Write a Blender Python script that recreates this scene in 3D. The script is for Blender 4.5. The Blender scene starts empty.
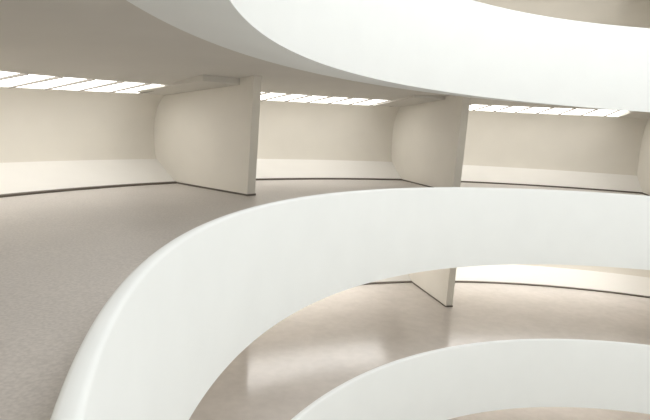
import bpy, bmesh, math
import numpy as np
from mathutils import Matrix, Vector
C=bpy.context.scene.collection
CX,CY,ZO=6.92,4.21,9.0
H=1.75;S=3.623;K=0.19;Z0=-1.221;HF=0.44
def rad(a): return math.radians(a)
def rim(t,n): return ZO+Z0+K*rad(t-120)+S*n
def fl(t,n): return rim(t,n)-HF
def Rin(n): return 7.763 if n>=1 else (8.18 if n==0 else 8.19)
def Rwall(n): return 13.51 if n>=0 else 14.2
TH=[-60,60,76,109,141,158,175,300]
SILL=[.62,.64,.64,.63,.50,.37,.34,.34]
EDGE=[.80,.80,.80,.74,.66,.56,.52,.52]
def up1(n): return .3 if n>=1 else 0
def sill(t,n): return ZO+S*n+float(np.interp(t,TH,SILL))+up1(n)
def edge(t,n): return ZO+S*n+float(np.interp(t,TH,EDGE))+up1(n)
def soff(t,n): return rim(t,n+1)-H      # underside of the parapet of the level above
def mid(t,n): return ZO+S*n+.88

# ---------- materials ----------
def mat(name,col,rough=.6,noise=0.03,scale=3.0,bump=0.02,bscale=60,spec=.3,speck=0,bd=.01):
    m=bpy.data.materials.new(name);m.use_nodes=True;nt=m.node_tree;N=nt.nodes;L=nt.links
    b=N['Principled BSDF'];b.inputs['Roughness'].default_value=rough
    b.inputs['Specular IOR Level'].default_value=spec
    tc=N.new('ShaderNodeTexCoord')
    nz=N.new('ShaderNodeTexNoise');nz.inputs['Scale'].default_value=scale;nz.inputs['Detail'].default_value=5
    L.new(tc.outputs['Object'],nz.inputs['Vector'])
    r=N.new('ShaderNodeValToRGB')
    r.color_ramp.elements[0].position=.3;r.color_ramp.elements[1].position=.7
    r.color_ramp.elements[0].color=(*[c*(1-noise) for c in col],1)
    r.color_ramp.elements[1].color=(*[min(1,c*(1+noise)) for c in col],1)
    L.new(nz.outputs['Fac'],r.inputs['Fac']);out=r.outputs['Color']
    n2=N.new('ShaderNodeTexNoise');n2.inputs['Scale'].default_value=bscale;n2.inputs['Detail'].default_value=3
    L.new(tc.outputs['Object'],n2.inputs['Vector'])
    if speck:
        mr=N.new('ShaderNodeMapRange');mr.inputs[1].default_value=.35;mr.inputs[2].default_value=.65
        mr.inputs[3].default_value=1-speck;mr.inputs[4].default_value=1+speck
        L.new(n2.outputs['Fac'],mr.inputs[0])
        mx=N.new('ShaderNodeVectorMath');mx.operation='SCALE'
        L.new(out,mx.inputs[0]);L.new(mr.outputs[0],mx.inputs['Scale']);out=mx.outputs[0]
    L.new(out,b.inputs['Base Color'])
    if bump>0:
        bp=N.new('ShaderNodeBump');bp.inputs['Strength'].default_value=bump;bp.inputs['Distance'].default_value=bd
        L.new(n2.outputs['Fac'],bp.inputs['Height']);L.new(bp.outputs['Normal'],b.inputs['Normal'])
    return m
M_white=mat('white_plaster',(.865,.888,.877),.75,.01,1.5,.03,40,.15)
M_wall=mat('cream_plaster',(.775,.742,.672),.75,.02,1.2,.03,50,.2)
M_apron_lit=mat('apron_plaster_lit',(.84,.825,.79),.7,.015,1.2,.03,50,.2)  # wall plaster painted whiter: light caught by the sloping apron, put into the colour
M_fin=mat('fin_plaster',(.79,.757,.69),.75,.02,1.2,.03,50,.2)
M_strip=mat('soffit_plaster',(.80,.79,.76),.75,.02,1.0,.03,50,.2)
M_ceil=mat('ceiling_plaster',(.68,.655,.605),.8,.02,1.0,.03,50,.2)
M_floor=mat('terrazzo',(.575,.54,.508),.42,.04,.7,0,38,.45,.09)
M_floor_l=mat('terrazzo_polished',(.63,.585,.545),.17,.05,1.2,.10,5,.6,.03,.02)
M_base=mat('dark_base_trim',(.16,.14,.12),.6)
M_mull=mat('mullion_metal',(.30,.28,.25),.5)
def glow(name,col,s):
    m=bpy.data.materials.new(name);m.use_nodes=True;b=m.node_tree.nodes['Principled BSDF']
    b.inputs['Base Color'].default_value=(*col,1);b.inputs['Roughness'].default_value=.4
    b.inputs['Emission Color'].default_value=(*col,1);b.inputs['Emission Strength'].default_value=s
    return m
M_glass=glow('frosted_skylight_glass',(1,.98,.94),2.7)
M_glass_l=glow('bright_skylight_glass',(1,.98,.95),3.8)

def finish(me,name,mats,parent=None,ang=28):
    o=bpy.data.objects.new(name,me);C.objects.link(o)
    for m in mats: me.materials.append(m)
    for p in me.polygons: p.use_smooth=True
    me.set_sharp_from_angle(angle=rad(ang))
    if parent: o.parent=parent
    return o
def lathe(name,prof,mats,t0=-60,t1=300,closed=False,mi=None,step=1.0,parent=None,ang=28):
    """prof: list of (radius, f(theta)->z)"""
    ts=np.linspace(t0,t1,int(round((t1-t0)/step))+1)
    V=[];F=[];I=[];n=len(prof)
    for t in ts:
        for r,f in prof: V.append((CX+r*math.cos(rad(t)),CY+r*math.sin(rad(t)),f(t)))
    m=n if closed else n-1
    for i in range(len(ts)-1):
        for j in range(m):
            k=(j+1)%n
            F.append((i*n+j,(i+1)*n+j,(i+1)*n+k,i*n+k));I.append(mi[j] if mi else 0)
    if closed:
        F.append(tuple(range(n)));I.append(0);F.append(tuple((len(ts)-1)*n+j for j in reversed(range(n))));I.append(0)
    me=bpy.data.meshes.new(name);me.from_pydata(V,[],F)
    for p,x in zip(me.polygons,I): p.material_index=x
    bm=bmesh.new();bm.from_mesh(me);bmesh.ops.recalc_face_normals(bm,faces=bm.faces);bm.to_mesh(me);bm.free()
    return finish(me,name,mats,parent,ang)
SO=.46
def wallprof(n):
    R=Rwall(n)
    a=[(R,lambda t:fl(t,n)),(R+.84,lambda t:fl(t,n)+.52),(R+.90,lambda t:fl(t,n)+.66)]
    for s,dr in ((.2,.94),(.4,.95),(.56,.92),(.70,.85),(.82,.75),(.92,.62),(1.0,SO)):
        a.append((R+dr,lambda t,s=s:(fl(t,n)+.66)*(1-s)+sill(t,n)*s))
    return a
FINS={1:[(140.6,11.2),(109,10.55),(76,10.55),(43,10.55),(174,11)],0:[(140.6,11.0),(109,10.55),(75,10.55),(43,10.55),(174,11)],
 -1:[(138,11.7),(105,11.7),(69,11.7),(39,11.7),(171,11.7)],-2:[(138,11.7),(105,11.7),(69,11.7)]}
for n in (2,1,0,-1,-2):
    R=Rin(n);a=R-.075
    g=lambda d:(lambda t:rim(t,n)+d)
    lathe('ramp_parapet',[(a,g(-H)),(a,g(-.03)),(a+.008,g(-.010)),(a+.03,g(0)),(a+.075,g(0)),(a+.095,g(-.01)),(a+.105,g(-.03)),(a+.105,g(-HF-.1)),(a+.9,g(-HF-.1)),(a+.9,g(-H+.05))],[M_white],closed=True,ang=50)
    if n==2: continue
    MF=M_floor if n>=0 else M_floor_l
    lathe('floor',[(a+.105,lambda t:fl(t,n)),(Rwall(n)*.5+a*.5,lambda t:fl(t,n)),(Rwall(n),lambda t:fl(t,n))],[MF])
    lathe('wall_outer',wallprof(n),[M_wall,M_apron_lit],mi=[1]+[0]*8)
    lathe('baseboard_outer',[(Rwall(n)-.03,lambda t:fl(t,n)),(Rwall(n)-.03,lambda t:fl(t,n)+.04),(Rwall(n)+.06,lambda t:fl(t,n)+.045)],[M_base])
    # ceiling (underside of the ramp above)
    Ru=Rin(n+1)-.075; RE=Rwall(n)-.9
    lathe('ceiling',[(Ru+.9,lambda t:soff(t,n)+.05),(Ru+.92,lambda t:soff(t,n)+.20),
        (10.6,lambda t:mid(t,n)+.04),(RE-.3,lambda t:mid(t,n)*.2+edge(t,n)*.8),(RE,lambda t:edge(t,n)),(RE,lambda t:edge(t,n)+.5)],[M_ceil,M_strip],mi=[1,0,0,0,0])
    # skylight strip
    lathe('window_%d'%(n+3),[(Rwall(n)+SO,lambda t:sill(t,n)),(RE,lambda t:edge(t,n)+.03)],[M_glass if n>=0 else M_glass_l])
    bm=bmesh.new()
    for t in np.arange(-60,300,3.0):
        c,s=math.cos(rad(t)),math.sin(rad(t))
        p0=Vector((CX+(Rwall(n)+SO)*c,CY+(Rwall(n)+SO)*s,sill(t,n)-.01)); p1=Vector((CX+RE*c,CY+RE*s,edge(t,n)+.0))
        w=Vector((-s,c,0))*.02; u=Vector((0,0,.04))
        vs=[bm.verts.new(p) for p in (p0-w-u*.3,p0+w-u*.3,p1+w-u*.3,p1-w-u*.3,p0-w+u,p0+w+u,p1+w+u,p1-w+u)]
        for q in ((0,1,2,3),(7,6,5,4),(0,4,5,1),(1,5,6,2),(2,6,7,3),(3,7,4,0)): bm.faces.new([vs[i] for i in q])
    me=bpy.data.meshes.new('mullions');bm.to_mesh(me);bm.free()
    finish(me,'trim_%d'%(n+3),[M_mull])
    # radial partition fins
    for t,tip in FINS[n]:
        e=bpy.data.objects.new('partition_fin',None);C.objects.link(e)
        wp=[(r,f(t)) for r,f in wallprof(n)]
        ol=[(tip,fl(t,n))]+wp+[(RE,edge(t,n)+.03)]
        if tip<10.6: ol+=[(10.6,mid(t,n)+.06)]
        ol+=[(tip-.12,mid(t,n)+.05)]
        th=.11
        c,s=math.cos(rad(t)),math.sin(rad(t))
        bm=bmesh.new();A=[];B=[]
        for r,z in ol:
            A.append(bm.verts.new((CX+r*c-s*th,CY+r*s+c*th,z)));B.append(bm.verts.new((CX+r*c+s*th,CY+r*s-c*th,z)))
        bm.faces.new(A);bm.faces.new(B[::-1])
        for i in range(len(ol)):
            j=(i+1)%len(ol);bm.faces.new((A[j],A[i],B[i],B[j]))
        bmesh.ops.recalc_face_normals(bm,faces=bm.faces)
        me=bpy.data.meshes.new('fin_panel');bm.to_mesh(me);bm.free()
        finish(me,'fin_panel',[M_fin],e,20)
        def box(name,r0,r1,q0,q1,za,zb,h,m):
            bm=bmesh.new();vs=[]
            for dz in (0,h):
                for r,q,z in ((r0,q0,za),(r1,q0,zb),(r1,q1,zb),(r0,q1,za)): vs.append(bm.verts.new((CX+r*c-s*q,CY+r*s+c*q,z+dz)))
            for q in ((0,1,2,3),(7,6,5,4),(0,4,5,1),(1,5,6,2),(2,6,7,3),(3,7,4,0)): bm.faces.new([vs[i] for i in q])
            bmesh.ops.recalc_face_normals(bm,faces=bm.faces)
            me=bpy.data.meshes.new(name);bm.to_mesh(me);bm.free();finish(me,name,[m],e)
        bt=th+.015;z=fl(t,n)
        box('fin_base',tip-.015,Rwall(n)+.03,-bt,bt,z,z,.04,M_base)
        zo=sill(t,n)-.03
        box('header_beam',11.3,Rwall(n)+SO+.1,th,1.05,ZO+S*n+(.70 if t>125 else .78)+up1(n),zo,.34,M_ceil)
# ground floor of the rotunda
lathe('floor',[(0.01,lambda t:ZO-10.6),(15,lambda t:ZO-10.6)],[M_floor_l])

# ---------- light ----------
w=bpy.data.worlds.new('world');bpy.context.scene.world=w;w.use_nodes=True
b=w.node_tree.nodes['Background'];b.inputs[0].default_value=(.97,.985,1,1);b.inputs[1].default_value=.72
def area(name,loc,size,e,col,rot=(0,0,0)):
    l=bpy.data.lights.new(name,'AREA');l.shape='DISK';l.size=size;l.energy=e;l.color=col
    o=bpy.data.objects.new(name,l);o.location=loc;o.rotation_euler=rot;C.objects.link(o);return o
area('rotunda_oculus_light',(CX,CY,ZO+11),13,1400,(1,.998,.985))
# ---------- camera ----------
p,r=rad(9.274),rad(2.611)
cp,sp=math.cos(p),math.sin(p)
fw=Vector((0,cp,-sp));up=Vector((0,sp,cp));ri=Vector((1,0,0))
R2=ri*math.cos(r)+up*math.sin(r);U2=up*math.cos(r)-ri*math.sin(r)
M=Matrix((R2,U2,-fw)).transposed().to_4x4();M.translation=Vector((0,0,ZO))
cam=bpy.data.cameras.new('camera');co=bpy.data.objects.new('camera',cam);C.objects.link(co)
co.matrix_world=M;cam.sensor_width=36;cam.lens=532.76*36/650;cam.clip_start=.02
bpy.context.scene.camera=co
bpy.context.scene.view_settings.view_transform='Standard'
